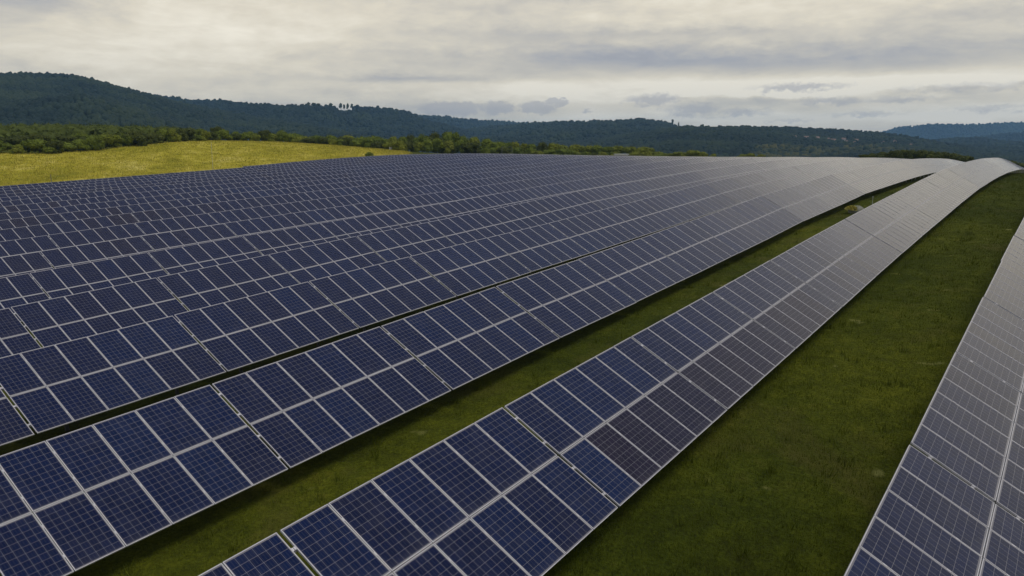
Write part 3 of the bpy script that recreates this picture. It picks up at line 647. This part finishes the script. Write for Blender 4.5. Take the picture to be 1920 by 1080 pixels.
for hi, (name, rc, rb, lh, cr) in enumerate(HILLS):
    xs_, ys_ = [q[0] for q in cr], [q[1] for q in cr]
    def hp(x, tt, rc=rc, rb=rb, xs_=xs_, ys_=ys_, lh=lh, hi=hi):       # surface point: x along the ridge, tt 0 at the foot, 1 at the crest, 2 behind
        x = np.asarray(x, float); tt = np.asarray(tt, float)
        rcx = rc*(1+.10*np.sin(x/170.+hi)+.05*np.sin(x/61.+2*hi))
        d = FW[None]+RT[None]*((x-960)/F)[:, None]; hd = d[:, :2]/np.hypot(d[:, 0], d[:, 1])[:, None]
        y = np.interp(x, xs_, ys_); el_ = []
        dd_ = FW[None]+RT[None]*((x-960)/F)[:, None]+UP[None]*((540-y)/F)[:, None]
        tan = dd_[:, 2]/np.hypot(dd_[:, 0], dd_[:, 1]); zc = ZC+tan*rcx-lh
        zb = -19.0; r = np.where(tt <= 1, rb+(rcx-rb)*tt, rcx+(tt-1)*(rcx-rb)*.8)
        s = np.where(tt <= 1, tt**1.25, np.maximum(0, 1-(tt-1)**1.4)); z = zb+(zc-zb)*s
        px, py = hd[:, 0]*r, hd[:, 1]*r; am = np.clip(tt*(1-tt)*4, 0, 1)*(zc-zb).clip(0)
        z = z+am*(.30*vnoise(px/260, py/260, hi)+.16*vnoise(px/110, py/110, hi+50))-am*.05
        return np.stack([px, py, z], 1)
    hillfun[name] = hp
    gx = np.arange(cr[0][0], cr[-1][0]+1, 8.); gt = np.linspace(0, 2, 61); GX, GT = np.meshgrid(gx, gt, indexing='ij')
    v = hp(GX.ravel(), GT.ravel()); i = np.arange(GX.size).reshape(GX.shape)
    f = np.stack([i[:-1, :-1], i[1:, :-1], i[1:, 1:], i[:-1, 1:]], -1).reshape(-1, 4)
    link(name, mesh(name, v, f, [M_HILL], smooth=True), kind='structure')
    if name == 'near_hill': cnt, rr, sub = 36000, (2.6, 5.5), 0
    elif rc < 2000: cnt, rr, sub = 24000, (2.8, 5.5), 0
    elif rc < 3000: cnt, rr, sub = 14000, (4, 7.5), 0
    else: cnt, rr, sub = 6000, (5, 9), 0
    fx = cr[0][0]+(cr[-1][0]-cr[0][0])*RNG.random(cnt); ft = 1.06*RNG.random(cnt)**.75
    nc = cnt//12; fx[:nc] = cr[0][0]+(cr[-1][0]-cr[0][0])*RNG.random(nc); ft[:nc] = .985+.03*RNG.random(nc)
    p = hp(fx, ft); rad = rr[0]+(rr[1]-rr[0])*RNG.random(cnt)**1.5; rad[:nc] *= .75
    p[:, 2] += rad*np.where(np.arange(cnt) < nc, .15, .4)
    olive = np.zeros(cnt, bool)
    if name == 'near_hill': olive = (vnoise(p[:, 0]/90, p[:, 1]/90, 77) > -.08) & (ft < .34) & (fx < 330)
    if name == 'right_hill': olive = (np.abs(ft-.42-(fx-1550)*.0003) < .12) & (fx > 1400) & (fx < 1720) & (RNG.random(cnt) < .55)
    hgt = rad*(.9+.7*RNG.random(cnt))
    v, f = clumps(p, rad, hgt, sub, 100+hi, rough=.10)
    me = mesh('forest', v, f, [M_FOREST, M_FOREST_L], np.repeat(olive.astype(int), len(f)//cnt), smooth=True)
    link('forest', me, kind='stuff', label={'near_hill': 'dense dark forest covering the big rounded hill at left', 'wooded_ridge': 'dark blue-green forest on the ridge left of centre', 'back_ridge': 'thin forest line on the low ridge behind the centre',
         'centre_hill': 'dark forest on the gentle hill right of centre', 'right_hill': 'dark forest on the long flat hill above the village', 'far_right_hill': 'dark woodland on the low hill at the far right',
         'blue_ridge': 'hazy woodland on the nearer blue mountain', 'distant_blue_ridge': 'hazy woodland on the farthest blue mountain'}[name], category='forest')
def hill_at(name, x, y):
    tt = np.linspace(0, 1, 200); p = hillfun[name](np.full(200, float(x)), tt); yy = np.array([proj(q)[1] for q in p])
    k = int(np.argmin(np.abs(yy-y))); return p[k]
# silhouetted trees in the gap of the ridge
M_TW = principled('ridge_bark', (.05, .045, .04), .9)
for n, (x, yt, w) in enumerate([(594, 192, 8), (603, 193, 7), (612, 194, 7), (634, 193.5, 8), (652, 194, 6), (658, 196, 4), (664.5, 194, 5), (672, 195, 5), (1250, 224, 4), (1261, 229, 3)]):
    nm = 'wooded_ridge' if x < 1000 else 'centre_hill'
    p = hillfun[nm](np.array([float(x)]), np.array([1.0]))[0]; d_ = math.hypot(p[0], p[1]); top = pix(x, yt, d_)[2]; h = max(9, top-p[2]); wm = w*d_/F/2
    e = link('tree', None, loc=p, label='tall tree silhouetted on the skyline ridge, %s from the left' % ordn(n+1), category='tree', group='trees silhouetted on the ridge line')
    c_ = link('crown', CROWNS['dark'][n % 3], e); c_.scale = (wm, wm, h*.6); c_.location = (0, 0, h*.42)
    k_ = link('trunk', TRUNK, e); k_.scale = (h*.3, h*.3, h*.85)

# village on the right hill
M_WALL = [principled('wall_%s' % n, c, .8) for n, c in (('white', (.72, .68, .62)), ('cream', (.62, .52, .38)))]
M_ROOF = principled('roof_tiles', (.30, .20, .16), .8)
M_WIN = principled('window_glass', (.03, .035, .04), .15)
def house(p, rot, k, lab):
    e = link('house', None, loc=(p[0], p[1], p[2]+2), rot=(0, 0, rot), label=lab, category='house', group='houses of the village on the wooded slope')
    e.scale = (.62, .62, .62)
    m = MB(); m.box(-6, 6, -4.5, 4.5, -4, 6); link('wall', m.build('wall', [M_WALL[k]]), e)
    m = MB()
    for s in (-1, 1):
        m.quad((-6.6, s*5.2, 5.7), (6.6, s*5.2, 5.7), (6.6, 0, 9.6), (-6.6, 0, 9.6))
        m.quad((-6.6, s*5.2, 5.4), (-6.6, 0, 9.3), (6.6, 0, 9.3), (6.6, s*5.2, 5.4))
    m.v += [(-6.02, -4.5, 6), (-6.02, 4.5, 6), (-6.02, 0, 9.3), (-6.02, 0, 9.3)]; m.f.append(tuple(range(len(m.v)-4, len(m.v)))); m.mi.append(0); m.uv += [(0, 0)]*4
    m.box(2, 3, .6, 1.6, 8, 10.8)
    link('roof', m.build('roof', [M_ROOF]), e)
    for x in (-3.5, 0, 3.5):
        for s in (-1, 1):
            m = MB(); m.box(x-.7, x+.7, s*4.48-.06, s*4.48+.06, 2, 3.8); link('window', m.build('window', [M_WIN]), e)
for n, (x, y) in enumerate([(1471, 263), (1512, 264.5), (1534, 267), (1543, 269), (1561, 267), (1566, 272), (1583, 269), (1584, 274), (1634, 274), (1654, 271), (1683, 279), (1493, 264)]):
    house(hill_at('right_hill', x, y), R2.uniform(0, 3), n % 2, 'small pale house on the wooded slope, %s from the left' % ordn(sorted([1471, 1512, 1534, 1543, 1561, 1566, 1583, 1584, 1634, 1654, 1683, 1493]).index(x)+1))

# ------------------------------------------------------------------ small things
M_GREY = principled('pale_paint', (.55, .55, .52), .6); M_WHITE = principled('white_paint', (.75, .75, .73), .55)
def pole(x, yb, yt, d_, r, mat, lab, cat='pole', cap=False, z=None):
    p = pix(x, yb, d_); z0 = float(ground_h(p[0], p[1])[0]); top = pix(x, yt, d_)[2]
    e = link('pole', None, loc=(p[0], p[1], z0), label=lab, category=cat)
    m = MB(); m.cyl((0, 0, -.4), (0, 0, top-z0), r, r*.85, 10); link('shaft', m.build('shaft', [mat]), e)
    m = MB(); m.cyl((0, 0, top-z0-.02), (0, 0, top-z0+.06), r*1.4, r*1.1, 10); m.cyl((0, 0, top-z0+.06), (0, 0, top-z0+.09), r*1.1, .001, 10); link('cap', m.build('cap', [mat]), e)
pole(1635.5, 385, 370, 69, .025, M_GREY, 'thin grey post standing in the grass lane behind the second row')
pole(399, 312, 267, 165, .03, M_GREY, 'tall slender pale pole standing alone in the yellow field')
pole(96, 338, 328, 152, .06, M_STEEL, 'short dark post in the field just beyond the left panels')
# bare frame of two posts and a rail by the trees
p0, p1 = pix(941, 285, 235), pix(960, 285, 235); z0 = float(ground_h(p0[0], p0[1])[0]); zt = pix(941, 276, 235)[2]-z0
e = link('post_frame', None, loc=(p0[0], p0[1], z0), label='bare frame of two posts and a crossbar in front of the trees', category='frame')
q = p1-p0
for n, o in (('post', (0, 0)), ('post', (q[0], q[1]))):
    m = MB(); m.box(o[0]-.05, o[0]+.05, o[1]-.05, o[1]+.05, -.5, zt); link('post', m.build('post', [M_STEEL]), e)
m = MB(); m.bar((0, 0, zt+.07), (q[0], q[1], zt+.07), .09, .09); link('crossbar', m.build('crossbar', [M_STEEL]), e)
# white marker by the field corner
p = pix(732.5, 284, 240); z0 = float(ground_h(p[0], p[1])[0])
e = link('hunting_stand', None, loc=(p[0], p[1], z0), label='small white box on legs at the field corner by the trees', category='box')
zt = pix(732, 276, 240)[2]-z0
m = MB(); m.box(-.3, .3, -.3, .3, zt-1., zt); link('cabin', m.build('cabin', [M_WHITE]), e)
m = MB(); m.quad((-.36, -.36, zt+.02), (.36, -.36, zt+.02), (.36, .36, zt+.15), (-.36, .36, zt+.15)); link('roof', m.build('roof', [M_GREY]), e)
for a, b_ in ((-.25, -.25), (.25, -.25), (.25, .25), (-.25, .25)):
    m = MB(); m.box(a-.06, a+.06, b_-.06, b_+.06, -.4, max(zt-1., .3)); link('leg', m.build('leg', [M_GREY]), e)
# low white-roofed shed behind the crest
p = pix(1166, 291, 236); z0 = float(ground_h(p[0], p[1])[0]); zt = pix(1166, 288.6, 236)[2]-z0
e = link('shed', None, loc=(p[0], p[1], z0), rot=(0, 0, YAW-R_(90)), label='low shed with a flat white roof behind the middle of the crest', category='shed')
m = MB(); m.box(-2, 1.6, -1.5, 1.5, -.5, zt-.25); link('wall', m.build('wall', [M_GREY]), e)
m = MB(); m.box(-2.2, 1.9, -1.7, 1.7, zt-.24, zt); link('roof', m.build('roof', [M_WHITE]), e)
# heap with yellow flowers in the lane
M_FLOWER = leafmat('yellow_flowers', [(.1, (.18, .18, .02)), (.5, (.45, .38, .06)), (1., (.65, .6, .28))])
p = pix(1606, 396, 66); z0 = float(ground_h(p[0], p[1])[0])
print('heap', p, z0, proj((p[0], p[1], z0)))
e = link('heap', None, loc=(p[0], p[1], z0), label='low pale heap edged with yellow flowers in the grass lane', category='heap')
iv, if_ = ico(3); g = np.random.default_rng(4)
vv = iv*np.array([.85, .6, .55])*(1+.08*vnoise(iv[:, 0]*3+9, iv[:, 1]*3+9, 3)[:, None]*3); link('mound', mesh('mound', vv, if_, [principled('heap_gravel', (.24, .235, .2), .9, 0, (.15, .16, .1), 6)], smooth=True), e)
n = 1300; a = g.random(n)*6.283; rr = np.sqrt(g.random(n)); pts_ = np.stack([-.5+.62*rr*np.cos(a), .25+.5*rr*np.sin(a), .52*np.sqrt(1-rr**2*.8)], 1)
s = .035; d1_, d2_ = g.standard_normal((n, 3))*s, g.standard_normal((n, 3))*s
link('flowers', mesh('flowers', np.stack([pts_-d1_, pts_+d2_, pts_+d1_], 1).reshape(-1, 3), np.arange(n*3).reshape(-1, 3), [M_FLOWER]), e)

# ------------------------------------------------------------------ air
HZ = 7000; zlo, zhi = -42, 262
m = MB(); m.box(-HZ, HZ, -HZ, HZ, zlo, zhi)
M_AIR = bpy.data.materials.new('air'); M_AIR.use_nodes = True; nt_ = M_AIR.node_tree; nt_.nodes.clear()
o_ = nt_.nodes.new('ShaderNodeOutputMaterial'); pv_ = nt_.nodes.new('ShaderNodeVolumePrincipled')
pv_.inputs['Density'].default_value = 1.15e-4; pv_.inputs['Color'].default_value = (.33, .62, 1, 1); pv_.inputs['Anisotropy'].default_value = .1
nt_.links.new(pv_.outputs[0], o_.inputs['Volume'])
link('haze', m.build('haze', [M_AIR]), kind='stuff', label='thin blue air haze over the whole valley', category='haze')
